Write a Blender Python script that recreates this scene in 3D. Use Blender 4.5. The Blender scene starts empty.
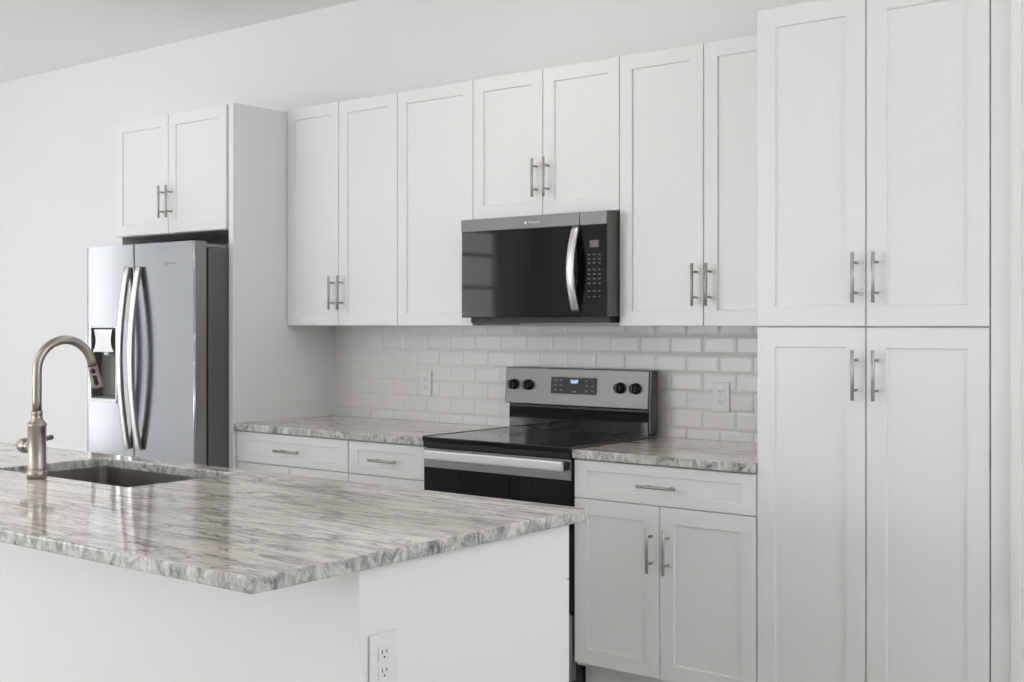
import bpy, bmesh, math, random
from mathutils import Vector, Matrix
random.seed(4)
S = bpy.context.scene
COL = S.collection
PI = math.pi

# ------------------------------------------------------------------ camera
cam = bpy.data.cameras.new('camera')
cam_o = bpy.data.objects.new('camera', cam); COL.objects.link(cam_o)
cam_o.location = (4.6613, -4.3172, 1.383)
cam_o.rotation_euler = (PI/2, 0, 0.6557)
cam.sensor_width = 36; cam.sensor_fit = 'HORIZONTAL'
cam.lens = 1217.82/1024*36
cam.shift_x = -(542.29-512)/1024
cam.shift_y = -(341-323.76)/1024
S.camera = cam_o

# ------------------------------------------------------------------ world, exposure
SKY = 9.6
w = bpy.data.worlds.new('sky'); S.world = w; w.use_nodes = True
bg = w.node_tree.nodes['Background']
bg.inputs[0].default_value = (0.94, 0.955, 0.99, 1); bg.inputs[1].default_value = SKY
S.view_settings.view_transform = 'Standard'; S.view_settings.look = 'None'
S.view_settings.gamma = 1; S.view_settings.use_curve_mapping = False
S.view_settings.exposure = -0.28
CAN_POWER = 8

# ------------------------------------------------------------------ materials
def new_mat(name):
    m = bpy.data.materials.new(name); m.use_nodes = True
    nt = m.node_tree; return m, nt, nt.nodes['Principled BSDF']
def plain(name, col, rough=.5, metal=0., spec=.5, bump=0., bscale=200, coat=0., rvar=.04):
    m, nt, b = new_mat(name)
    b.inputs['Base Color'].default_value = (*col, 1)
    b.inputs['Metallic'].default_value = metal
    b.inputs['Specular IOR Level'].default_value = spec
    b.inputs['Coat Weight'].default_value = coat
    tc = nt.nodes.new('ShaderNodeTexCoord'); n = nt.nodes.new('ShaderNodeTexNoise')
    n.inputs['Scale'].default_value = bscale; nt.links.new(tc.outputs['Object'], n.inputs['Vector'])
    mr = nt.nodes.new('ShaderNodeMapRange')
    mr.inputs['To Min'].default_value = max(.0, rough-rvar); mr.inputs['To Max'].default_value = rough+rvar
    nt.links.new(n.outputs['Fac'], mr.inputs['Value']); nt.links.new(mr.outputs[0], b.inputs['Roughness'])
    if bump:
        bp = nt.nodes.new('ShaderNodeBump'); bp.inputs['Strength'].default_value = bump; bp.inputs['Distance'].default_value = .001
        nt.links.new(n.outputs['Fac'], bp.inputs['Height']); nt.links.new(bp.outputs[0], b.inputs['Normal'])
    return m
def brushed(name, col, rough=.3, stretch=(1, 1, 60), dark=.9, bump=.08):
    m, nt, b = new_mat(name); b.inputs['Metallic'].default_value = 1
    tc = nt.nodes.new('ShaderNodeTexCoord'); mp = nt.nodes.new('ShaderNodeMapping'); mp.inputs['Scale'].default_value = stretch
    n = nt.nodes.new('ShaderNodeTexNoise'); n.inputs['Scale'].default_value = 14; n.inputs['Detail'].default_value = 4
    nt.links.new(tc.outputs['Object'], mp.inputs[0]); nt.links.new(mp.outputs[0], n.inputs['Vector'])
    cr = nt.nodes.new('ShaderNodeMix'); cr.data_type = 'RGBA'
    cr.inputs['A'].default_value = (*[c*dark for c in col], 1); cr.inputs['B'].default_value = (*col, 1)
    nt.links.new(n.outputs['Fac'], cr.inputs['Factor']); nt.links.new(cr.outputs['Result'], b.inputs['Base Color'])
    mr = nt.nodes.new('ShaderNodeMapRange'); mr.inputs['To Min'].default_value = rough-.05; mr.inputs['To Max'].default_value = rough+.05
    nt.links.new(n.outputs['Fac'], mr.inputs['Value']); nt.links.new(mr.outputs[0], b.inputs['Roughness'])
    bp = nt.nodes.new('ShaderNodeBump'); bp.inputs['Strength'].default_value = bump; bp.inputs['Distance'].default_value = .0003
    nt.links.new(n.outputs['Fac'], bp.inputs['Height']); nt.links.new(bp.outputs[0], b.inputs['Normal'])
    return m
def ramp(nt, stops):
    r = nt.nodes.new('ShaderNodeValToRGB'); e = r.color_ramp.elements
    while len(e) < len(stops): e.new(.5)
    for el, (p, c) in zip(e, stops): el.position = p; el.color = (*c, 1)
    return r
def granite(name, edge=False, warm=0.):
    m, nt, b = new_mat(name)
    L = nt.links.new; N = nt.nodes.new
    tc = N('ShaderNodeTexCoord')
    def noise(vec, scale, detail, rough=.5, dist=0.):
        n = N('ShaderNodeTexNoise'); n.inputs['Scale'].default_value = scale; n.inputs['Detail'].default_value = detail
        n.inputs['Roughness'].default_value = rough; n.inputs['Distortion'].default_value = dist
        L(vec, n.inputs['Vector']); return n.outputs['Fac']
    def mapping(scale, rot=(0, 0, 0)):
        mp = N('ShaderNodeMapping'); mp.inputs['Scale'].default_value = scale; mp.inputs['Rotation'].default_value = rot
        L(tc.outputs['Object'], mp.inputs[0]); return mp.outputs[0]
    def mul(a, c, fac=1.):
        x = N('ShaderNodeMix'); x.data_type = 'RGBA'; x.blend_type = 'MULTIPLY'; x.inputs['Factor'].default_value = fac
        L(a, x.inputs['A']); L(c, x.inputs['B']); return x.outputs['Result']
    def g(v): return (v, v*.985, v*.96)
    if not edge:
        rot = (0, 0, .05)
        base = ramp(nt, [(.30, (.42, .405, .395)), (.40, (.72, .715, .71)), (.50, (.92, .918, .915)), (.62, (.98, .98, .975))])
        L(noise(mapping((1.6, 8, 8), rot), 2.6, 9, .70, .8), base.inputs[0])
        c = base.outputs[0]
        fine = ramp(nt, [(.34, g(.42)), (.47, g(.88)), (.58, g(1.))])
        L(noise(mapping((11, 36, 36), rot), 3.6, 8, .74, .8), fine.inputs[0]); c = mul(c, fine.outputs[0], .8)
        vein = ramp(nt, [(0, g(1.)), (.462, g(.97)), (.492, g(.28)), (.512, g(.90)), (1, g(1.))])
        L(noise(mapping((.9, 6.5, 6.5), (0, 0, .03)), 1.9, 9, .64, .9), vein.inputs[0]); c = mul(c, vein.outputs[0], 1.)
        dk = ramp(nt, [(.0, g(.25)), (.36, g(.36)), (.41, g(.72)), (.47, g(1.))])
        L(noise(mapping((1.3, 9, 9), rot), 1.5, 9, .66, .5), dk.inputs[0]); c = mul(c, dk.outputs[0], .72)
        speck = ramp(nt, [(.35, g(.62)), (.47, g(1.))])
        L(noise(mapping((70, 150, 150)), 1.4, 3, .6), speck.inputs[0]); c = mul(c, speck.outputs[0], .42)
        tint = ramp(nt, [(.40, (1., .995, 1.)), (.62, (1., .965, .955) if not warm else (1., .89, .81))])
        L(noise(mapping((.8, 5, 5)), 1.3, 3), tint.inputs[0]); c = mul(c, tint.outputs[0], 1.)
    else:
        rot = (.5, .6, .4)
        base = ramp(nt, [(.32, (.10, .102, .10)), (.42, (.30, .305, .30)), (.53, (.56, .56, .545)), (.66, (.80, .79, .765))])
        L(noise(mapping((14, 14, 9), rot), 1.9, 9, .74, 1.1), base.inputs[0]); c = base.outputs[0]
        f = ramp(nt, [(.33, g(.5)), (.46, g(1.))])
        L(noise(mapping((60, 60, 26), rot), 1.6, 4, .6, .5), f.inputs[0]); c = mul(c, f.outputs[0], .6)
    L(c, b.inputs['Base Color'])
    b.inputs['Roughness'].default_value = .07 if not edge else .16
    b.inputs['Specular IOR Level'].default_value = .46
    if edge:
        bp = N('ShaderNodeBump'); bp.inputs['Strength'].default_value = .12; bp.inputs['Distance'].default_value = .002
        L(noise(mapping((60, 60, 40)), 1.4, 4), bp.inputs['Height']); L(bp.outputs[0], b.inputs['Normal'])
    return m

M = {}
M['wall'] = plain('painted_wall', (.87, .87, .86), .75, bump=.10, bscale=260)
M['ceiling'] = plain('ceiling_paint', (.93, .93, .92), .85, bump=.1, bscale=200)
M['cab'] = plain('white_cabinet_lacquer', (.84, .84, .835), .32, spec=.4)
M['cab_in'] = plain('cabinet_carcass', (.80, .79, .77), .5)
M['trim'] = plain('white_trim_paint', (.83, .83, .81), .45)
M['tile'] = plain('white_glazed_tile', (.80, .79, .775), .22, spec=.45, rvar=.03)
M['grout'] = plain('grout', (.79, .78, .76), .85)
M['nickel'] = brushed('brushed_nickel', (.42, .405, .385), .36, (1, 1, 30))
M['faucet'] = brushed('faucet_nickel', (.41, .38, .345), .33, (40, 40, 1), bump=.03)
M['steel'] = brushed('stainless_steel', (.43, .445, .465), .17, (1, 1, 55), .97, .015)
M['steel_b'] = brushed('stainless_steel_bright', (.70, .70, .70), .36, (1, 1, 40), .97, .015)
M['steel_w'] = brushed('stainless_steel_warm', (.158, .155, .15), .36, (1, 1, 60), .95, .03)
M['steel_h'] = brushed('stainless_steel_handle', (.88, .88, .89), .30, (1, 1, 40), .97, .01)
M['steel_m'] = brushed('stainless_steel_oven', (.34, .335, .33), .34, (1, 1, 60), .95, .03)
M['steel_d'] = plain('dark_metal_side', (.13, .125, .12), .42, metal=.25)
M['door_side'] = plain('grey_door_edge', (.27, .26, .25), .38, metal=.6)
M['blackglass'] = plain('black_glass', (.006, .006, .007), .035, spec=.36, rvar=.01)
M['mwglass'] = plain('microwave_glass', (.007, .0055, .005), .04, spec=.18, rvar=.01)
M['black'] = plain('black_enamel', (.014, .014, .015), .22, rvar=.03)
M['plastic_k'] = plain('black_plastic', (.012, .012, .013), .5)
M['ring'] = plain('burner_ring_print', (.08, .08, .085), .15)
M['print'] = plain('grey_print', (.17, .155, .145), .5)
M['logo'] = plain('bright_logo', (.55, .55, .56), .4, metal=.6)
M['disp'] = plain('dispenser_grey', (.17, .165, .155), .40, metal=.3)
M['white_pl'] = plain('white_plastic', (.80, .80, .79), .28)
M['slot'] = plain('dark_slot', (.06, .06, .06), .6)
M['sink'] = brushed('sink_steel', (.46, .44, .42), .30, (1, 30, 1))
M['top'] = granite('granite_top')
M['topw'] = granite('granite_top_warm', warm=1)
M['edge'] = granite('granite_edge', True)
M['black_panel'] = plain('black_control_panel', (.014, .012, .011), .25, spec=.25)
def emis(name, col, s):
    m, nt, b = new_mat(name); b.inputs['Base Color'].default_value = (*col, 1)
    b.inputs['Emission Color'].default_value = (*col, 1); b.inputs['Emission Strength'].default_value = s; return m
M['digits'] = emis('blue_digits', (.45, .62, 1.), 1.3)
M['disp_blue'] = plain('display_window', (.006, .012, .05), .15)
M['lamp'] = emis('lamp_diffuser', (1., .95, .88), 6)
def glass():
    m = bpy.data.materials.new('window_glass'); m.use_nodes = True; nt = m.node_tree; nt.nodes.clear()
    o = nt.nodes.new('ShaderNodeOutputMaterial'); mx = nt.nodes.new('ShaderNodeMixShader')
    t = nt.nodes.new('ShaderNodeBsdfTransparent'); t.inputs[0].default_value = (.95, .95, .95, 1)
    gl = nt.nodes.new('ShaderNodeBsdfGlossy'); gl.inputs['Roughness'].default_value = .02
    mx.inputs[0].default_value = .06
    nt.links.new(t.outputs[0], mx.inputs[1]); nt.links.new(gl.outputs[0], mx.inputs[2]); nt.links.new(mx.outputs[0], o.inputs[0]); return m
M['glass'] = glass()
def floor_mat():
    m, nt, b = new_mat('pale_bounce_floor'); L = nt.links.new; N = nt.nodes.new  # unseen floor, made near-white so it bounces light up to the ceiling
    tc = N('ShaderNodeTexCoord'); br = N('ShaderNodeTexBrick'); br.inputs['Scale'].default_value = 1
    br.inputs['Brick Width'].default_value = 1.2; br.inputs['Row Height'].default_value = .18; br.inputs['Mortar Size'].default_value = .002
    br.inputs['Color1'].default_value = (.82, .80, .77, 1); br.inputs['Color2'].default_value = (.78, .76, .73, 1); br.inputs['Mortar'].default_value = (.2, .17, .14, 1)
    L(tc.outputs['Object'], br.inputs['Vector'])
    mp = N('ShaderNodeMapping'); mp.inputs['Scale'].default_value = (1, 14, 1); L(tc.outputs['Object'], mp.inputs[0])
    n = N('ShaderNodeTexNoise'); n.inputs['Scale'].default_value = 3; n.inputs['Detail'].default_value = 6; L(mp.outputs[0], n.inputs['Vector'])
    r = ramp(nt, [(.3, (.8, .8, .8)), (.7, (1, 1, 1))]); L(n.outputs['Fac'], r.inputs[0])
    x = N('ShaderNodeMix'); x.data_type = 'RGBA'; x.blend_type = 'MULTIPLY'; x.inputs['Factor'].default_value = 1
    L(br.outputs['Color'], x.inputs['A']); L(r.outputs[0], x.inputs['B']); L(x.outputs['Result'], b.inputs['Base Color'])
    b.inputs['Roughness'].default_value = .35; return m
M['floor'] = floor_mat()

# ------------------------------------------------------------------ mesh helpers
def box(bm, x0, x1, y0, y1, z0, z1, mi=0):
    vs = [bm.verts.new(p) for p in ((x0,y0,z0),(x1,y0,z0),(x1,y1,z0),(x0,y1,z0),(x0,y0,z1),(x1,y0,z1),(x1,y1,z1),(x0,y1,z1))]
    fs = []
    for i in ((0,3,2,1),(4,5,6,7),(0,1,5,4),(1,2,6,5),(2,3,7,6),(3,0,4,7)):
        f = bm.faces.new([vs[j] for j in i]); f.material_index = mi; fs.append(f)
    return fs
def tube(bm, pts, rads, seg=20, caps=True, mi=0):
    pts = [Vector(p) for p in pts]; rings = []
    if not hasattr(rads, '__len__'): rads = [rads]*len(pts)
    t0 = (pts[1]-pts[0]).normalized()
    up = Vector((0, 0, 1)) if abs(t0.z) < .9 else Vector((1, 0, 0))
    n = (up - t0*up.dot(t0)).normalized()
    for i, p in enumerate(pts):
        t = ((pts[min(i+1, len(pts)-1)]-pts[max(i-1, 0)])).normalized()
        if (pts[min(i+1, len(pts)-1)]-pts[max(i-1, 0)]).length < 1e-9: t = t0
        n = (n - t*n.dot(t)).normalized(); b = t.cross(n)
        rings.append([bm.verts.new(p + (n*math.cos(2*PI*k/seg)+b*math.sin(2*PI*k/seg))*rads[i]) for k in range(seg)])
    for a, c in zip(rings, rings[1:]):
        for k in range(seg):
            f = bm.faces.new((a[k], a[(k+1) % seg], c[(k+1) % seg], c[k])); f.smooth = True; f.material_index = mi
    if caps:
        bm.faces.new(list(reversed(rings[0]))).material_index = mi; bm.faces.new(rings[-1]).material_index = mi
def lathe(bm, cx, cy, prof, seg=32, mi=0):       # prof: (r, z), vertical axis
    rings = []
    for r, z in prof:
        rings.append([bm.verts.new((cx+r*math.cos(2*PI*k/seg), cy+r*math.sin(2*PI*k/seg), z)) for k in range(seg)])
    for a, c in zip(rings, rings[1:]):
        for k in range(seg):
            f = bm.faces.new((a[k], a[(k+1) % seg], c[(k+1) % seg], c[k])); f.smooth = True; f.material_index = mi
    bm.faces.new(list(reversed(rings[0]))).material_index = mi; bm.faces.new(rings[-1]).material_index = mi
def bow(bm, xc, wd, th, path, dark=0):                   # flat bar swept along a path in the YZ plane
    rings = []; n = len(path)
    for i, (y, z) in enumerate(path):
        a = path[max(i-1, 0)]; b = path[min(i+1, n-1)]
        ty, tz = b[0]-a[0], b[1]-a[1]; l = math.hypot(ty, tz); ny, nz = tz/l, -ty/l
        if ny > 0: ny, nz = -ny, -nz             # outward = -y
        prof = [(-.5, -.5), (-.5, .2), (-.36, .46), (0, .56), (.36, .46), (.5, .2), (.5, -.5)]
        rings.append([bm.verts.new((xc+u*wd, y+ny*v*th, z+nz*v*th)) for u, v in prof])
    for a, c in zip(rings, rings[1:]):
        for k in range(7):
            f = bm.faces.new((a[k], a[(k+1) % 7], c[(k+1) % 7], c[k])); f.smooth = 0 < k < 5; f.material_index = dark if k in (0, 5, 6) else 0
    bm.faces.new(rings[0]); bm.faces.new(list(reversed(rings[-1])))
def obj(name, bm, mats, parent=None, bevel=0., seg=2, smooth=False, origin=None):
    bmesh.ops.recalc_face_normals(bm, faces=bm.faces)
    me = bpy.data.meshes.new(name); bm.to_mesh(me); bm.free()
    if not isinstance(mats, (list, tuple)): mats = [mats]
    for m in mats: me.materials.append(m)
    o = bpy.data.objects.new(name, me); COL.objects.link(o)
    if smooth:
        for p in me.polygons: p.use_smooth = True
    L = Vector((0, 0, 0))
    if parent is not None: L = Vector(parent['_o'])
    if origin is not None: L = Vector(origin)
    me.transform(Matrix.Translation(-L))
    if parent is not None:
        o.parent = parent; o.location = L - Vector(parent['_o'])
    else: o.location = L
    o['_o'] = list(L)
    if bevel:
        b = o.modifiers.new('bevel', 'BEVEL'); b.width = bevel; b.segments = seg; b.limit_method = 'ANGLE'; b.angle_limit = math.radians(40)
        b.harden_normals = False
    return o
def thing(name, label, cat, loc, group=None):
    o = bpy.data.objects.new(name, None); COL.objects.link(o); o.location = loc; o['_o'] = list(loc)
    o.empty_display_size = .1
    return tag(o, label, cat, group)
def tag(o, label, cat, group=None):
    o['label'] = label; o['category'] = cat
    if group: o['group'] = group
    return o
def struct(name, bm, m, parent=None, **k):
    o = obj(name, bm, m, parent, **k)
    if parent is None: o['kind'] = 'structure'
    return o
def B(*a, **k):
    bm = bmesh.new(); box(bm, *a, **k); return bm
def text_mesh(body, size, name, mat, parent, loc, rot, ext=.0004, align='CENTER', bold=0):
    cu = bpy.data.curves.new('t', 'FONT'); cu.body = body; cu.size = size; cu.extrude = ext; cu.align_x = align; cu.align_y = 'CENTER'; cu.offset = bold
    t = bpy.data.objects.new('t', cu); COL.objects.link(t); bpy.context.view_layer.update()
    me = bpy.data.meshes.new_from_object(t.evaluated_get(bpy.context.evaluated_depsgraph_get()))
    bpy.data.objects.remove(t); me.transform(Matrix.Translation(loc) @ rot)
    bm = bmesh.new(); bm.from_mesh(me); bpy.data.meshes.remove(me)
    if parent is None: return bm
    return obj(name, bm, mat, parent)
FRONT = Matrix.Rotation(PI/2, 4, 'X')             # text facing -y

# ------------------------------------------------------------------ room shell
XL, XR, YR, H = -4.6, 6.8, -8.5, 3.02
def wall_holes(name, axis, pos, th, a0, a1, holes, mat=None):
    # wall in plane axis=pos, running a0..a1 along the other axis; holes (h0,h1,z0,z1)
    bm = bmesh.new(); A = sorted({a0, a1, *[v for h in holes for v in h[:2]]}); Z = sorted({0, H, *[v for h in holes for v in h[2:]]})
    for i in range(len(A)-1):
        for j in range(len(Z)-1):
            am, zm = (A[i]+A[i+1])/2, (Z[j]+Z[j+1])/2
            if any(h[0] < am < h[1] and h[2] < zm < h[3] for h in holes): continue
            if axis == 'x': box(bm, pos, pos+th, A[i], A[i+1], Z[j], Z[j+1])
            else: box(bm, A[i], A[i+1], pos, pos+th, Z[j], Z[j+1])
    bmesh.ops.remove_doubles(bm, verts=bm.verts, dist=1e-5)
    return struct(name, bm, mat or M['wall'])
struct('floor', B(XL-.15, XR+.15, YR-.15, .15, -.1, 0), M['floor'])
struct('ceiling', B(XL-.15, XR+.15, YR-.15, .15, H, H+.1), M['ceiling'])
struct('wall_back', B(XL, XR, 0, .15, 0, H), M['wall'])
struct('wall_nook', B(3.572, XR, -.64, -.002, 0.001, H-.001), M['wall'])
WL = [(-2.1, -1.62, .8, 2.5), (-3.40, -3.12, .25, 2.7), (-7.72, -6.5, .9, 2.5)]  # first opening added to brighten the left; others placed from their reflections
WR = [(-2.9, -.7, 1.6, 2.85)]  # unseen window, raised and sized to light the right-facing panels
WB = [(-3.6, -.4, .05, 2.5), (.6, 1.8, 1.2, 2.6), (4.9, 5.3, 1.5, 2.5)]  # unseen rear openings, sized to balance light across the cabinets
wall_holes('wall_left', 'x', XL-.15, .15, YR-.15, .15, WL)
wall_holes('wall_right', 'x', XR, .15, YR-.15, .15, WR)
wall_holes('wall_rear', 'y', YR-.15, .15, XL, XR, WB)
wn = 0
def window(axis, pos, h, bars_h=(), bars_v=(), bright=1):
    global wn; wn += 1
    a0, a1, z0, z1 = h; f = .045; bm = bmesh.new()
    def bb(p0, p1, q0, q1):
        if axis == 'x': box(bm, pos-.03, pos+.03, p0, p1, q0, q1)
        else: box(bm, p0, p1, pos-.03, pos+.03, q0, q1)
    bb(a0, a0+f, z0, z1); bb(a1-f, a1, z0, z1); bb(a0+f, a1-f, z0, z0+f); bb(a0+f, a1-f, z1-f, z1)
    for z in bars_h: bb(a0+f, a1-f, z-.02, z+.02)
    for a in bars_v: bb(a-.02, a+.02, z0+f, z1-f)
    o = struct('window_%d' % wn, bm, M['trim'])
    g = bmesh.new()
    if axis == 'x': box(g, pos-.004, pos+.004, a0+f, a1-f, z0+f, z1-f)
    else: box(g, a0+f, a1-f, pos-.004, pos+.004, z0+f, z1-f)
    obj('window_pane', g, M['glass'], o)
    # daylight portal
    l = bpy.data.lights.new('portal', 'AREA'); l.shape = 'RECTANGLE'; l.cycles.is_portal = True
    l.size = a1-a0; l.size_y = z1-z0
    p = bpy.data.objects.new('window_portal', l); COL.objects.link(p)
    c, zc = (a0+a1)/2, (z0+z1)/2
    if axis == 'x':
        s = 1 if pos < 0 else -1
        p.location = (pos-s*.05, c, zc); p.rotation_euler = (PI/2, 0, -s*PI/2)
    else: p.location = (c, pos-.05, zc); p.rotation_euler = (PI/2, 0, PI) if False else (-PI/2, 0, 0); 
    if axis != 'x': p.rotation_euler = (PI/2, 0, 0) if pos > 0 else (-PI/2, PI, 0)
    return p
portals = []
for h, bh in zip(WL, ((), (), (2.19, 1.81))): portals.append(window('x', XL-.07, h, bh))
for h in WR: portals.append(window('x', XR+.07, h, (), (-1.55,)))
for h, bh, bv in zip(WB, ((), (1.65,), (1.65,)), ((-2.0,), (1.2,), (5.1,))): portals.append(window('y', YR-.07, h, bh, bv))
# aim each portal along its inward normal
for p in portals:
    x, y, z = p.location
    d = Vector((1, 0, 0)) if x < XL else Vector((-1, 0, 0)) if x > XR else Vector((0, 1, 0))
    p.rotation_euler = d.to_track_quat('-Z', 'Z').to_euler()
struct('trim_1', B(3.572, 3.600, -.652, -.6401, 0.001, H-.001), M['trim'], bevel=.003)

# recessed ceiling lights above the frame; front row from cast shadows, rest added fill
def can(x, y, lab, power=CAN_POWER):
    t = thing('recessed_light', lab, 'ceiling light', (x, y, H), 'recessed ceiling lights')
    bm = bmesh.new(); prof = [(.062, H-.001), (.085, H-.001), (.085, H-.007), (.066, H-.010), (.062, H-.006)]
    rings = [[bm.verts.new((x+r*math.cos(2*PI*k/32), y+r*math.sin(2*PI*k/32), z)) for k in range(32)] for r, z in prof]
    for i in range(5):
        a, c = rings[i], rings[(i+1) % 5]
        for k in range(32): bm.faces.new((a[k], a[(k+1) % 32], c[(k+1) % 32], c[k]))
    obj('trim_ring', bm, M['white_pl'], t)
    bm = bmesh.new(); lathe(bm, x, y, [(.061, H-.006), (.061, H-.002)]); obj('diffuser', bm, M['lamp'], t)
    l = bpy.data.lights.new('lamp', 'AREA'); l.shape = 'DISK'; l.size = .16; l.energy = power; l.color = (1., .95, .88)
    o = bpy.data.objects.new('lamp_light', l); COL.objects.link(o); o.parent = t; o.location = (0, 0, -.014)
POW = [.15, .7, .1, .6, 1.3, .3, .2, .7, .8, .3]
for x, y, lab in ((-.4, -1.25, 'round recessed ceiling light in front of the refrigerator'), (1.6, -1.25, 'round recessed ceiling light in front of the range'),
                  (3.6, -1.25, 'round recessed ceiling light in front of the pantry cabinet'), (-2.0, -4.2, 'round recessed fill light added left of the island seating side'),
                  (.4, -4.2, 'round recessed fill light added behind the island seating side'), (2.8, -4.2, 'round recessed fill light added behind the island corner'),
                  (5.2, -4.2, 'round recessed fill light added right of the viewer'), (-1.2, -6.8, 'round recessed fill light added near the glazed patio door'),
                  (1.8, -6.8, 'round recessed fill light added near the rear window'), (4.8, -6.8, 'round recessed fill light added near the rear right window')):
    can(x, y, lab, CAN_POWER*POW.pop(0))

# ------------------------------------------------------------------ cabinet parts
def shaker(bm, x0, x1, z0, z1, yb, yf, st=.057, rl=.057, depth=.007, ch=.0022):
    # slab with recessed panel; yb = back, yf = front (facing -y if yf<yb)
    s = -1 if yf < yb else 1
    def q(a, b, c, d, y): return [bm.verts.new(p) for p in ((a, y, c), (b, y, c), (b, y, d), (a, y, d))]
    e = .0015
    back = q(x0, x1, z0, z1, yb); o0 = q(x0, x1, z0, z1, yf - s*e); o1 = q(x0+e, x1-e, z0+e, z1-e, yf)
    i0 = q(x0+st, x1-st, z0+rl, z1-rl, yf); i1 = q(x0+st+ch, x1-st-ch, z0+rl+ch, z1-rl-ch, yf - s*depth)
    def ring(a, b):
        for k in range(4): bm.faces.new((a[k], a[(k+1) % 4], b[(k+1) % 4], b[k]))
    bm.faces.new(back); ring(back, o0); ring(o0, o1); ring(o1, i0); ring(i0, i1); bm.faces.new(i1)
def pull(parent, x, z, y, vertical=True, L=.160, name='handle', s=-1):
    bm = bmesh.new(); off = s*.036; r = .0058; h = L/2; p = .048
    if vertical:
        tube(bm, [(x, y+off, z-h), (x, y+off, z+h)], r, 14)
        for d in (-p, p): tube(bm, [(x, y+s*.0002, z+d), (x, y+off, z+d)], .0046, 12)
    else:
        tube(bm, [(x-h, y+off, z), (x+h, y+off, z)], r, 14)
        for d in (-p, p): tube(bm, [(x+d, y+s*.0002, z), (x+d, y+off, z)], .0046, 12)
    return obj(name, bm, M['nickel'], parent, bevel=.0008, seg=1)
def door(t, x0, x1, z0, z1, yf, hx=None, hz=None, s=-1, name='door', vertical=True, rl=.057, th=.019, st=.057):
    bm = bmesh.new(); shaker(bm, x0, x1, z0, z1, yf - s*th, yf, rl=rl, st=st)
    d = obj(name, bm, M['cab'], t, origin=(x0, yf, z0))
    if hx is not None: pull(d, hx, hz, yf, vertical, s=s)
    return d
G = .0017
HO = .155        # handle centre from the door end
YU, YB = -.325, -.635
TOPU = 2.4375; BOT = 1.375
def upper(name, lab, x0, x1, doors, z0=BOT, z1=TOPU, group='white shaker wall cabinets'):
    t = thing(name, lab, 'cabinet', ((x0+x1)/2, -.15, z0), group)
    obj('body', B(x0+.0008, x1-.0008, YU+.0205, -.002, z0+.001, z1-.001), M['cab'], t)
    for a, b, hx in doors:
        door(t, a+G, b-G, z0, z1, YU, hx, z0+HO)
    return t
upper('wall_cabinet', 'white two-door shaker wall cabinet next to the refrigerator end panel', .0015, .762, [(.0015, .370, .370-.030), (.370, .757, .400)])
upper('wall_cabinet', 'narrow white one-door shaker wall cabinet immediately left of the microwave', .762, 1.2115, [(.757, 1.2115, 1.187)])
upper('wall_cabinet', 'short white two-door wall cabinet directly above the microwave', 1.2115, 1.9735, [(1.2115, 1.5925, 1.5925-.030), (1.5925, 1.9735, 1.6225)], z0=1.832)
upper('wall_cabinet', 'white two-door shaker wall cabinet between the microwave and the tall pantry', 1.9735, 2.7365, [(1.9735, 2.354, 2.354-.030), (2.354, 2.736, 2.384)])

# cabinet above the refrigerator
t = thing('wall_cabinet', 'white two-door wall cabinet above the stainless refrigerator', 'cabinet', (-.5, -.3, 1.83), 'white shaker wall cabinets')
obj('body', B(-.934, -.0350, -.628, -.002, 1.832, 2.426), M['cab'], t)
door(t, -.958, -.5095, 1.834, 2.426, -.65, -.538, 1.834+HO)
door(t, -.5055, -.054, 1.834, 2.426, -.65, -.477, 1.834+HO)
# end panels of the refrigerator bay
tag(obj('end_panel', B(-.034, 0, -.65, -.001, .001, 2.428), M['cab'], bevel=.0012), 'tall white end panel between the refrigerator and the left counter', 'cabinet panel')
tag(obj('end_panel', B(-.956, -.936, -.626, -.001, .001, 2.42), M['cab'], bevel=.001), 'tall white end panel behind the left side of the refrigerator', 'cabinet panel')

# pantry
t = thing('pantry_cabinet', 'tall white four-door shaker pantry cabinet right of the counter', 'cabinet', (3.125, -.3, 0))
x0, xm, x1 = 2.7375, 3.1215, 3.5085
obj('body', B(x0, x1, YB+.0205, -.002, .10, 2.432), M['cab_in'], t)
obj('toe_kick', B(x0, x1, -.56, -.54, .001, .099), M['cab'], t)
for a, b, hx in ((x0, xm, xm-.030), (xm, x1, xm+.038)):
    door(t, a+.002, b-.002, BOT+.0005, 2.4345, YB, hx, BOT+HO-.001, st=.065, rl=.065, th=.02)
    door(t, a+.002, b-.002, .115, BOT-.0045, YB, hx, BOT-HO, st=.065, rl=.063, th=.02)
tag(obj('filler_strip', B(3.5115, 3.5705, -.636, -.002, .001, 2.4345), M['cab'], bevel=.0012), 'narrow white vertical filler strip between the pantry cabinet and the right wall', 'filler strip')

# base cabinets
def base(lab, x0, x1, ndoor):
    t = thing('base_cabinet', lab, 'cabinet', ((x0+x1)/2, -.3, 0), 'white shaker base cabinets')
    obj('body', B(x0+.001, x1-.001, YB+.0205, -.002, .105, .8795), M['cab_in'], t)
    obj('toe_kick', B(x0+.001, x1-.001, -.56, -.545, .001, .1045), M['cab'], t)
    door(t, x0+.002, x1-.002, .7355, .8755, YB, (x0+x1)/2+(.008 if x0 < 1 else 0), .8035, name='drawer', vertical=False, rl=.036)
    zt = .7325
    if ndoor == 2:
        xm = (x0+x1)/2-.003
        door(t, x0+.002, xm-G, .12, zt, YB, xm-.032, zt-HO); door(t, xm+G, x1-.002, .12, zt, YB, xm+.036, zt-HO)
    else: door(t, x0+.002, x1-.002, .12, zt, YB, x1-.03, zt-HO)
    return t
base('white two-door base cabinet with one drawer, between the range and the pantry', 1.978, 2.737, 2)
base('white base cabinet with a wide drawer, against the refrigerator end panel', .004, .763, 2)
base('narrow white base cabinet with a drawer, immediately left of the range', .764, 1.222, 1)

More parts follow.
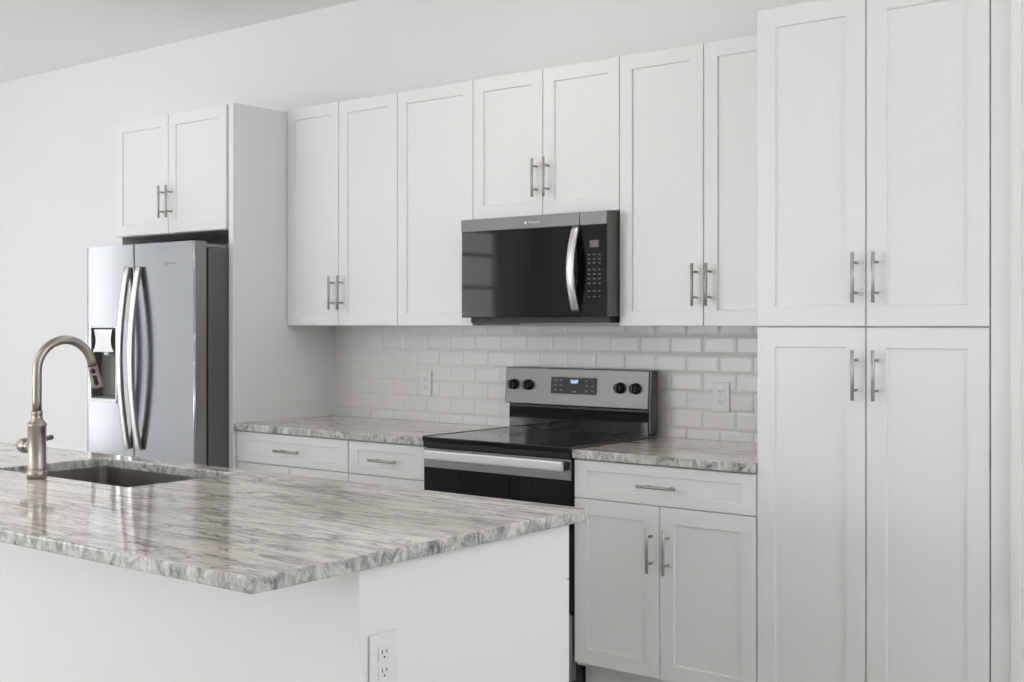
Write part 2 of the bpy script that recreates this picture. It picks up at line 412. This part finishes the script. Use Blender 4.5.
# ------------------------------------------------------------------ worktops
def slab(name, x0, x1, y0, y1, z0, z1, mats, hole=None, bev=.004):
    bm = bmesh.new()
    xs = [x0, x1] if not hole else [x0, hole[0], hole[1], x1]
    ys = [y0, y1] if not hole else [y0, hole[2], hole[3], y1]
    for i in range(len(xs)-1):
        for j in range(len(ys)-1):
            if hole and i == 1 and j == 1: continue
            box(bm, xs[i], xs[i+1], ys[j], ys[j+1], z0, z1)
    bmesh.ops.remove_doubles(bm, verts=bm.verts, dist=1e-5)
    # drop interior faces
    seen = {}
    for f in bm.faces:
        k = tuple(sorted(v.index for v in f.verts)) if False else tuple(round(c, 4) for c in f.calc_center_median())
        seen.setdefault(k, []).append(f)
    bmesh.ops.delete(bm, geom=[f for l in seen.values() if len(l) > 1 for f in l], context='FACES')
    bmesh.ops.dissolve_limit(bm, angle_limit=.01, verts=bm.verts, edges=bm.edges) if not hole else None
    bmesh.ops.recalc_face_normals(bm, faces=bm.faces)
    for f in bm.faces: f.material_index = 0 if abs(f.normal.z) > .5 else 1
    o = obj(name, bm, mats, None, bevel=bev, seg=3)
    return o
o = slab('countertop', .0008, 1.2225, -.65, -.0095, .8815, .914, [M['top'], M['edge']]); tag(o, 'grey veined granite countertop between the refrigerator panel and the range', 'countertop', 'granite countertops')
o = slab('countertop', 1.9785, 2.7368, -.65, -.0095, .8815, .914, [M['topw'], M['edge']]); tag(o, 'warm brown veined granite countertop between the range and the pantry', 'countertop', 'granite countertops')
IX0, IX1, IY0, IY1 = -.42, 2.867, -2.863, -1.79
SH = (.845, 1.584, -2.270, -1.874)
o = slab('island_countertop', IX0, IX1, IY0, IY1, .8815, .914, [M['top'], M['edge']], SH, bev=.006); tag(o, 'large polished grey veined granite island countertop with a sink cutout', 'countertop')

# ------------------------------------------------------------------ tiled backsplash
bm = bmesh.new(); X0, X1, Z0, Z1 = .0008, 2.7370, .9145, 1.3745
box(bm, X0, X1, -.004, -.0005, Z0, Z1, 1)
PX, PZ, gr = .1524, .0762, .0012
rows = [(.9535 + PZ*(i-1), .9535+PZ*i) for i in range(0, 7)]
for ri, (a, b) in enumerate(rows):
    za, zb = max(a+gr, Z0), min(b-gr, Z1)
    if zb-za < .01: continue
    off = 1.557 if ri % 2 == 1 else 1.481
    k0 = int((X0-off)//PX)
    for k in range(k0, k0+20):
        xa, xb = max(off+PX*k+gr, X0), min(off+PX*(k+1)-gr, X1)
        if xb-xa < .008: continue
        # bevelled tile (bevel only on factory edges)
        il = .011 if off+PX*k+gr >= X0 else 0; ir = .011 if off+PX*(k+1)-gr <= X1 else 0
        ib = .011 if a+gr >= Z0 else 0; it = .011 if b-gr <= Z1 else 0
        if xb-xa < .03: il = min(il, .005); ir = min(ir, .005)
        if zb-za < .03: ib = min(ib, .006); it = min(it, .006)
        o_ = [bm.verts.new(p) for p in ((xa, -.0045, za), (xb, -.0045, za), (xb, -.0045, zb), (xa, -.0045, zb))]
        m_ = [bm.verts.new((v.co.x, -.0058, v.co.z)) for v in o_]
        yy = -.0076 + random.uniform(-.0002, .0002); j = [random.uniform(-.00022, .00022) for _ in range(4)]
        i_ = [bm.verts.new(p) for p in ((xa+il, yy+j[0], za+ib), (xb-ir, yy+j[1], za+ib), (xb-ir, yy+j[1]-j[0]+j[2], zb-it), (xa+il, yy+j[2], zb-it))]
        for p, q in ((o_, m_), (m_, i_)):
            for n in range(4): bm.faces.new((p[n], p[(n+1) % 4], q[(n+1) % 4], q[n]))
        bm.faces.new(i_)
tag(obj('tile_backsplash', bm, [M['tile'], M['grout']]), 'white glossy subway tiles covering the wall behind the range and counters', 'backsplash')

# ------------------------------------------------------------------ outlets
def outlet(lab, loc, face, w_=.076, h_=.120):
    # built facing -y at origin, rotated to its wall
    R = Matrix.Translation(loc) @ (Matrix.Identity(4) if face == '-y' else Matrix.Rotation(PI/2, 4, 'Z'))
    t = thing('wall_outlet', lab, 'outlet', loc, 'duplex wall outlets')
    def add(name, bm, mat, **k):
        bmesh.ops.transform(bm, matrix=R, verts=bm.verts); return obj(name, bm, mat, t, **k)
    add('cover_plate', B(-w_/2, w_/2, -.0058, 0, -h_/2, h_/2), M['white_pl'], bevel=.002)
    for s in (1, -1):
        z = s*.0195; bm = bmesh.new(); box(bm, -.017, .017, -.0078, -.0059, z-.0145, z+.0145, 0)
        for xx, hh in ((-.0065, .0045), (.0065, .0035)): box(bm, xx-.0012, xx+.0012, -.0083, -.0079, z+.003-hh, z+.003+hh, 1)
        tube(bm, [(0, -.0079, z-.0085), (0, -.0083, z-.0085)], .0024, 10, mi=1)
        add('receptacle', bm, [M['white_pl'], M['slot']])
outlet('white duplex outlet on the tiles right of the range', (2.254, -.0092, 1.089), '-y')
outlet('white duplex outlet on the tiles left of the range', (.643, -.0092, 1.098), '-y')
outlet('white duplex outlet on the end panel of the island', (2.8302, -2.491, .672), '+x', .080, .122)

# ------------------------------------------------------------------ microwave
t = thing('microwave', 'stainless over-the-range microwave with black glass door under the short cabinet', 'microwave', (1.59, -.2, 1.40))
mx0, mx1, mz0, mz1 = 1.2135, 1.9685, 1.409, 1.8255
obj('case', B(mx0+.002, mx1-.0005, -.362, -.0095, 1.4135, 1.829), M['steel_d'], t, bevel=.002)
obj('bottom_grille', B(mx0+.03, mx1-.004, -.375, -.03, 1.3870, 1.4130), M['plastic_k'], t, bevel=.002)
sx = 1.838
bm = B(mx0, sx-.001, -.400, -.3635, mz0, mz1, mi=2)
for f in bm.faces:
    f.material_index = 2
d = obj('door', bm, [M['mwglass'], M['steel_w'], M['plastic_k']], t, bevel=.002)
obj('door_band', B(mx0+.0005, sx-.0015, -.4042, -.4002, 1.7735, mz1-.001), M['steel_w'], d, bevel=.0008)
obj('window_glass', B(mx0+.006, sx-.003, -.4035, -.4002, mz0+.002, 1.7725), M['mwglass'], d, bevel=.0008)
bm = bmesh.new(); zb, zt = 1.430, 1.768
bow(bm, 1.821, .036, .012, [(-.4065-.040*math.sin(PI*i/20)**.9, zb+(zt-zb)*i/20) for i in range(21)])
obj('handle', bm, M['steel_b'], d)
bm = B(sx+.001, mx1, -.400, -.3635, mz0, mz1)
c = obj('control_panel', bm, M['steel_d'], t, bevel=.002)
obj('panel_band', B(sx+.0015, mx1-.0005, -.4042, -.4002, 1.7735, mz1-.001), M['steel_w'], c, bevel=.0008)
obj('panel_glass', B(sx+.0015, mx1-.002, -.4035, -.4002, mz0+.002, 1.7725), M['mwglass'], c, bevel=.0008)
obj('display', B(1.887, 1.929, -.4043, -.4036, 1.684, 1.712), M['print'], c)
bm = bmesh.new()
for zz in (1.655, 1.638, 1.622, 1.596, 1.578, 1.56, 1.542, 1.512, 1.49):
    for i, xx in enumerate((1.883, 1.908, 1.933)):
        wd = .004 if zz == 1.49 and i != 1 else .006
        bm = bmesh.new(); box(bm, xx-wd, xx+wd, -.4042, -.4036, zz-.0022, zz+.0022)
        obj('key_print', bm, M['print'], c)
bm = text_mesh('Whirlpool', .014, '', None, None, (1.608, -.4046, 1.797), FRONT, ext=.0003)
tube(bm, [(1.565, -.4046, 1.797), (1.565, -.4050, 1.797)], .006, 20)
obj('logo', bm, M['logo'], d)

# ------------------------------------------------------------------ range
t = thing('electric_range', 'stainless freestanding electric range with black glass cooktop between the counters', 'range', (1.6, -.35, 0))
rx0, rx1 = 1.2265, 1.9745
obj('body', B(rx0+.002, rx1-.002, -.615, -.02, .02, .900), M['black'], t, bevel=.002)
ct = obj('cooktop', B(rx0-.001, rx1+.001, -.660, -.10, .9015, .9215), M['blackglass'], t, bevel=.004, seg=3)
for xa in (rx0-.0035, rx1-.0005):
    obj('side_trim', B(xa, xa+.004, -.655, -.10, .9155, .9235), M['steel_w'], ct, bevel=.001)
for bx, by, rr in ((1.42, -.50, .105), (1.79, -.50, .085), (1.42, -.25, .08), (1.79, -.25, .105)):
    bm = bmesh.new()
    for r_ in (rr, rr*.66):
        n = 48; a = [bm.verts.new((bx+r_*math.cos(2*PI*k/n), by+r_*math.sin(2*PI*k/n), .9217)) for k in range(n)]
        b_ = [bm.verts.new((bx+(r_-.0015)*math.cos(2*PI*k/n), by+(r_-.0015)*math.sin(2*PI*k/n), .9217)) for k in range(n)]
        for k in range(n): bm.faces.new((a[k], a[(k+1) % n], b_[(k+1) % n], b_[k]))
    obj('burner_ring', bm, M['ring'], ct)
obj('front_rail', B(rx0, rx1, -.655, -.616, .8775, .9010), M['black'], t, bevel=.003)
bm = B(rx0, rx1, -.645, -.6155, .300, .8750)
d = obj('oven_door', bm, M['black'], t, bevel=.003)
obj('door_band', B(rx0+.0005, rx1-.0005, -.6500, -.6452, .797, .8745), M['steel_m'], d, bevel=.0015)
obj('door_glass', B(rx0+.0005, rx1-.0005, -.6490, -.6452, .304, .7965), M['blackglass'], d, bevel=.0015)
bm = bmesh.new(); hx0, hx1 = rx0+.040, rx1-.008
box(bm, hx0, hx1, -.695, -.681, .833, .8715)
hb = obj('handle', bm, M['steel_b'], d, bevel=.005, seg=3)
for xa in (hx0+.001, hx1-.012):
    obj('handle_end', B(xa, xa+.012, -.6808, -.6502, .836, .868), M['plastic_k'], d, bevel=.002)
obj('storage_drawer', B(rx0, rx1, -.648, -.6155, .045, .292), M['steel_m'], t, bevel=.003)
bgd = obj('backguard', B(rx0-.004, rx1-.010, -.088, -.042, .9220, 1.0295), M['black'], t, bevel=.003)
obj('backguard_glass', B(rx0, rx1-.016, -.0935, -.0882, .9222, 1.018), M['blackglass'], bgd, bevel=.001)
# head of the control panel, slightly leaning
bm = bmesh.new()
pr = [(-.104, 1.030), (-.092, 1.190), (-.042, 1.192), (-.042, 1.036)]
a = [bm.verts.new((rx0-.019, y, z)) for y, z in pr]; b_ = [bm.verts.new((rx1-.009, y, z)) for y, z in pr]
for k in range(4): bm.faces.new((a[k], a[(k+1) % 4], b_[(k+1) % 4], b_[k]))
bm.faces.new(a); bm.faces.new(list(reversed(b_)))
hd = obj('control_console', bm, M['steel_w'], t, bevel=.004, seg=3)
bm = bmesh.new()
pr = [(-.098, .930), (-.098, 1.020), (-.099, 1.034), (-.088, 1.188), (-.042, 1.188), (-.042, .930)]
a = [bm.verts.new((rx1-.0085, y, z)) for y, z in pr]; b_ = [bm.verts.new((rx1-.001, y, z)) for y, z in pr]
for k in range(6): bm.faces.new((a[k], a[(k+1) % 6], b_[(k+1) % 6], b_[k]))
bm.faces.new(a); bm.faces.new(list(reversed(b_)))
obj('end_cap', bm, M['steel_d'], t, bevel=.001)
def yface(z): return -.104 + (z-1.030)/.16*.012
for x in (1.258, 1.341, 1.826, 1.903):
    z = 1.115; y = yface(z)
    bm = bmesh.new(); tube(bm, [(x, y-.001, z), (x, y-.006, z), (x, y-.008, z), (x, y-.026, z), (x, y-.028, z)], [.024, .024, .021, .019, .017], 28)
    box(bm, x-.005, x+.005, y-.036, y-.024, z-.019, z+.019)
    obj('knob', bm, M['plastic_k'], t, bevel=.001)
tilt = Matrix.Rotation(-math.atan2(.012, .16), 4, 'X')
bm = B(1.465, 1.706, yface(1.117)-.0025, yface(1.117)-.0008, 1.081, 1.153)
bmesh.ops.transform(bm, matrix=Matrix.Translation((0, yface(1.117), 1.117)) @ tilt @ Matrix.Translation((0, -yface(1.117), -1.117)), verts=bm.verts)
dp = obj('display_panel', bm, M['black_panel'], hd)
def onface(bm, y0=0):
    bmesh.ops.transform(bm, matrix=Matrix.Translation((0, yface(1.117), 1.117)) @ tilt @ Matrix.Translation((0, -yface(1.117), -1.117)), verts=bm.verts); return bm
yp = yface(1.117)
dw = obj('clock_window', onface(B(1.566, 1.614, yp-.0032, yp-.0026, 1.121, 1.149)), M['disp_blue'], t)
bm = text_mesh('12:07', .019, '', None, None, (1.590, yp-.0040, 1.134), FRONT, ext=.0003, bold=.0006)
obj('clock_digits', onface(bm), M['digits'], t)
bm = bmesh.new()
for xx in (1.49, 1.52, 1.655, 1.685):
    for zz in (1.139, 1.118, 1.097):
        bm = bmesh.new(); box(bm, xx-.007, xx+.007, yp-.0031, yp-.0026, zz-.002, zz+.002); obj('button_print', onface(bm), M['print'], hd)
bm = bmesh.new(); box(bm, 1.58, 1.60, yp-.0031, yp-.0026, 1.090, 1.094)
obj('button_print', onface(bm), M['print'], hd)

# ------------------------------------------------------------------ refrigerator
t = thing('refrigerator', 'stainless side-by-side refrigerator with curved handles and ice dispenser', 'refrigerator', (-.48, -.4, 0))
fx0, fx1 = -.932, -.0375; fs = -.512; FY = -.842
obj('case', B(fx0+.004, fx1, -.762, -.05, .03, 1.738), M['steel_d'], t, bevel=.004)
obj('base_grille', B(fx0+.01, fx1-.01, -.80, -.763, .02, .085), M['plastic_k'], t, bevel=.003)
def fdoor(name, xa, xb, rleft, rright, cut=None):
    # plan outline with rounded front corners, extruded in z; optional rectangular recess
    pts = [(xa, -.775), (xb, -.775)]
    rr = rright; pts += [(xb-rr+rr*math.cos(th), FY+rr-rr*math.sin(th)*1.0) for th in [PI/2*k/6 for k in range(7)]]
    # gently crowned face
    n = 1; mid = []
    for k in range(1, n):
        u = k/n; mid.append((xb-rr + (xa+rleft-xb+rr)*u, FY))
    pts += mid
    rr = rleft; pts += [(xa+rr-rr*math.sin(th), FY+rr-rr*math.cos(th)) for th in [PI/2*k/6 for k in range(7)]]
    bm = bmesh.new(); lo = [bm.verts.new((x, y, .10)) for x, y in pts]; hi = [bm.verts.new((x, y, 1.768)) for x, y in pts]
    n = len(pts)
    for k in range(n):
        f = bm.faces.new((lo[k], lo[(k+1) % n], hi[(k+1) % n], hi[k])); f.material_index = 1 if k in (0, 1, n-1) else 0
        if 2 <= k < n-1 and abs(pts[k][0]-pts[(k+1) % n][0]) < .05: f.smooth = True
    bm.faces.new(list(reversed(lo))).material_index = 1; bm.faces.new(hi).material_index = 1
    if cut:
        me_tmp = None
    return obj(name, bm, [M['steel'], M['door_side']], t)
fd = fdoor('freezer_door', fx0, fs-.002, .030, .006)
rd = fdoor('refrigerator_door', fs+.002, fx1, .006, .008)
# dispenser opening cut into the freezer door
cutter = obj('cut', B(-.864, -.652, -.90, -.79, 1.012, 1.362), M['disp'])
md = fd.modifiers.new('opening', 'BOOLEAN'); md.object = cutter; md.operation = 'DIFFERENCE'; md.solver = 'EXACT'
bpy.context.view_layer.update()
me = bpy.data.meshes.new_from_object(fd.evaluated_get(bpy.context.evaluated_depsgraph_get()))
fd.modifiers.clear(); fd.data = me; bpy.data.objects.remove(cutter)
# dispenser: frame, recessed cavity lining, sloped control paddle, tray
bm = bmesh.new(); f = .008
for q in ((-.872, -.864, 1.004, 1.370), (-.652, -.644, 1.004, 1.370), (-.864, -.652, 1.362, 1.370), (-.864, -.652, .992, 1.012)): box(bm, q[0], q[1], FY-.010, FY+.012, q[2], q[3])
obj('dispenser_frame', bm, M['steel_b'], fd, bevel=.0015)
bm = bmesh.new()
box(bm, -.8635, -.6525, -.7955, -.792, 1.0125, 1.3615)
box(bm, -.8635, -.8605, -.838, -.796, 1.0125, 1.3615); box(bm, -.6555, -.6525, -.838, -.796, 1.0125, 1.3615)
obj('dispenser_cavity', bm, M['disp'], fd)
bm = bmesh.new()
# paddle-shaped bright housing: wide top, narrow waist, flared bottom, leaning forward
prof = [(1.356, .078), (1.345, .076), (1.315, .066), (1.290, .064), (1.265, .072), (1.248, .088), (1.242, .090)]
xc = -.758; L_, R_ = [], []
for z, hw in prof:
    y = FY-.012 + (1.356-z)*.02
    L_.append((xc-hw, y, z)); R_.append((xc+hw, y, z))
fr = [bm.verts.new(p) for p in L_] ; frr = [bm.verts.new(p) for p in R_]
bk = [bm.verts.new((p[0], -.80, p[2])) for p in L_]; bkr = [bm.verts.new((p[0], -.80, p[2])) for p in R_]
n = len(prof)
for k in range(n-1):
    bm.faces.new((fr[k], fr[k+1], frr[k+1], frr[k])); bm.faces.new((bk[k], bk[k+1], fr[k+1], fr[k])); bm.faces.new((frr[k], frr[k+1], bkr[k+1], bkr[k]))
    bm.faces.new((bk[k+1], bk[k], bkr[k], bkr[k+1]))
bm.faces.new((fr[0], frr[0], bkr[0], bk[0])); bm.faces.new((fr[-1], bk[-1], bkr[-1], frr[-1]))
obj('dispenser_housing', bm, M['steel_b'], fd, bevel=.002)
obj('dispenser_spout', B(-.778, -.738, -.835, -.802, 1.226, 1.2415), M['white_pl'], fd, bevel=.003)
obj('drip_tray', B(-.8600, -.6560, -.838, -.7960, 1.0127, 1.020), M['disp'], fd, bevel=.001)
for d_, xc in ((fd, -.548), (rd, -.456)):
    bm = bmesh.new(); zb, zt = .775, 1.658
    bow(bm, xc, .034, .020, [(FY-.012-.046*math.sin(PI*i/28)**.9, zb+(zt-zb)*i/28) for i in range(29)], 1)
    obj('handle', bm, [M['steel_h'], M['door_side']], d_)
bm = text_mesh('Whirlpool', .011, '', None, None, (-.212, FY-.0047, 1.668), FRONT, ext=.0003)
# ring beside the word
n = 32
a = [bm.verts.new((-.262+.017*math.cos(2*PI*k/n), FY-.0050, 1.668+.010*math.sin(2*PI*k/n))) for k in range(n)]
b_ = [bm.verts.new((-.262+.013*math.cos(2*PI*k/n), FY-.0050, 1.668+.007*math.sin(2*PI*k/n))) for k in range(n)]
for k in range(n): bm.faces.new((a[k], a[(k+1) % n], b_[(k+1) % n], b_[k]))
obj('logo', bm, M['logo'], rd)
bm = B(fx1-.10, fx1-.002, -.80, -.66, 1.7385, 1.757); obj('hinge_cover', bm, M['door_side'], t, bevel=.006)
bm = B(fx0+.006, fx0+.10, -.79, -.66, 1.7385, 1.757); obj('hinge_cover', bm, M['door_side'], t, bevel=.006)

# ------------------------------------------------------------------ island
t = thing('kitchen_island', 'white kitchen island base under the large granite countertop', 'kitchen island', (1.2, -2.2, 0))
bx0, bx1, by0, by1 = -.385, 2.830, -2.557, -1.838
zt = .8805
obj('seating_side_panel', B(bx0, bx1-.0181, by0, by0+.018, .001, zt), M['cab'], t)
obj('end_panel', B(bx1-.018, bx1, by0, by1, .001, zt), M['cab'], t)
obj('end_panel', B(bx0, bx0+.018, by0+.019, by1, .001, zt), M['cab'], t, bevel=.0008)
obj('bottom_shelf', B(bx0+.019, bx1-.019, by0+.019, by1-.002, .105, .123), M['cab_in'], t)
obj('toe_kick', B(bx0+.019, bx1-.019, by1-.080, by1-.062, .001, .104), M['cab'], t)
for xd in (.38, .78, 1.64, 2.24): obj('partition', B(xd, xd+.018, by0+.019, by1-.002, .1235, .872), M['cab_in'], t)
YI = by1+.0195
for xa, xb, n in ((bx0, .389, 2), (.389, .789, 1), (1.649, 2.249, 1), (2.249, 2.828, 2)):
    door(t, xa+.002, xb-.002, .7355, .875, YI, (xa+xb)/2, .8035, s=1, name='drawer', vertical=False, rl=.036)
    if n == 1: door(t, xa+.002, xb-.002, .12, .7325, YI, xb-.03, .7325-HO, s=1)
    else:
        xm = (xa+xb)/2; door(t, xa+.002, xm-G, .12, .7325, YI, xm-.03, .7325-HO, s=1); door(t, xm+G, xb-.002, .12, .7325, YI, xm+.03, .7325-HO, s=1)
xm = 1.219; door(t, .791, xm-G, .12, .875, YI, xm-.03, .875-HO, s=1); door(t, xm+G, 1.647, .12, .875, YI, xm+.03, .875-HO, s=1)

# sink: open bowl with walls of thickness
x0, x1, y0, y1 = SH; e = .006; x0 -= e; x1 += e; y0 -= e; y1 += e
bm = bmesh.new(); zt_, zb_ = .8808, .68; r = .012
def rect(x0, x1, y0, y1, z, rr=.02, n=5):
    out = []
    for cx_, cy_, a0 in ((x1-rr, y1-rr, 0), (x0+rr, y1-rr, PI/2), (x0+rr, y0+rr, PI), (x1-rr, y0+rr, 1.5*PI)):
        for k in range(n+1):
            a_ = a0+PI/2*k/n; out.append(bm.verts.new((cx_+rr*math.cos(a_), cy_+rr*math.sin(a_), z)))
    return out
rs = [rect(x0-.018, x1+.018, y0-.018, y1+.018, zt_), rect(x0, x1, y0, y1, zt_), rect(x0+.002, x1-.002, y0+.002, y1-.002, zb_+.02),
      rect(x0+.008, x1-.008, y0+.008, y1-.008, zb_+.004), rect(x0+.02, x1-.02, y0+.02, y1-.02, zb_)]
ro = [rect(x0-.018, x1+.018, y0-.018, y1+.018, zt_-.002), rect(x0-.003, x1+.003, y0-.003, y1+.003, zt_-.002), rect(x0-.002, x1+.002, y0-.002, y1+.002, zb_-.003)]
def rr_(a, b):
    n = len(a)
    for k in range(n): bm.faces.new((a[k], a[(k+1) % n], b[(k+1) % n], b[k])).smooth = False
for a, b_ in zip(rs, rs[1:]): rr_(a, b_)
bm.faces.new(rs[-1]); rr_(rs[0], ro[0]); rr_(ro[0], ro[1]); rr_(ro[1], ro[2]); bm.faces.new(ro[-1])
sk = thing('sink', 'stainless undermount kitchen sink in the island cutout', 'sink', ((x0+x1)/2, (y0+y1)/2, zb_))
obj('basin', bm, M['sink'], sk)
bm = bmesh.new(); lathe(bm, (x0+x1)/2, (y0+y1)/2-.04, [(.045, zb_+.0005), (.045, zb_+.003), (.036, zb_+.003), (.034, zb_+.001)]); obj('drain', bm, M['steel_b'], sk)

# ------------------------------------------------------------------ faucet
FX, FYY = 1.196, -2.325
t = thing('kitchen_faucet', 'brushed nickel gooseneck pull-down faucet beside the island sink', 'faucet', (FX, FYY, .914))
bm = bmesh.new()
lathe(bm, FX, FYY, [(.0285, .9145), (.0285, .938), (.0262, .940), (.0262, .943), (.0285, .945), (.0265, .948), (.0265, 1.070), (.0285, 1.073), (.0285, 1.080), (.0255, 1.083), (.0205, 1.089), (.0170, 1.097), (.0158, 1.107), (.0168, 1.109), (.0168, 1.117), (.0140, 1.119)], 36)
obj('body', bm, M['faucet'], t)
pts = [(-2.325, 1.118), (-2.325, 1.15), (-2.325, 1.19), (-2.325, 1.225)]
yc, zc, ra, rz = -2.2315, 1.238, .0935, .0955
for k in range(1, 17):
    th = PI - (PI+.30)*k/16*1.0 if False else PI - (PI-.13)*k/16
    pts.append((yc+ra*math.cos(th), zc+rz*math.sin(th)))
bm = bmesh.new(); tube(bm, [(FX, y, z) for y, z in pts], .0136, 24); obj('spout', bm, M['faucet'], t)
bm = bmesh.new(); p0 = Vector((FX, pts[-1][0]+.0005, pts[-1][1]-.001)); dv = Vector((0, .019, -.064)).normalized()
tube(bm, [p0+dv*s_ for s_ in (.0, .004, .006, .040, .067, .071)], [.0155, .0155, .0145, .0170, .0182, .0165], 24)
sh = obj('spray_head', bm, M['faucet'], t)
# buttons on the side of the spray head facing the seats / viewer
side = (Vector((1, 0, 0))*.80 + Vector((0, -1, 0))*.60).normalized(); side = (side - dv*side.dot(dv)).normalized()
bm = bmesh.new(); c0 = p0+dv*.014; tube(bm, [c0+side*.010, c0+side*.0165], [.0078, .0070], 16)
c1, c2 = p0+dv*.034, p0+dv*.053
tube(bm, [c1+side*.0105, c1+side*.0178], [.0078, .0070], 16); tube(bm, [c2+side*.0115, c2+side*.0188], [.0078, .0070], 16)
tube(bm, [c1+side*.0125, c2+side*.0135], .0074, 16)
obj('spray_button', bm, M['plastic_k'], sh)
bm = bmesh.new()
tube(bm, [(FX-.026, FYY, 1.010), (FX-.052, FYY, 1.010), (FX-.055, FYY, 1.010), (FX-.060, FYY, 1.010), (FX-.078, FYY, 1.010), (FX-.081, FYY, 1.010)], [.0165, .0175, .016, .0225, .0225, .019], 28)
tube(bm, [(FX-.068, FYY+.018, 1.014), (FX-.068, FYY+.060, 1.024), (FX-.068, FYY+.090, 1.030)], [.0070, .0076, .0080], 14)
obj('lever_handle', bm, M['faucet'], t)

for o in bpy.data.objects:
    if '_o' in o: del o['_o']
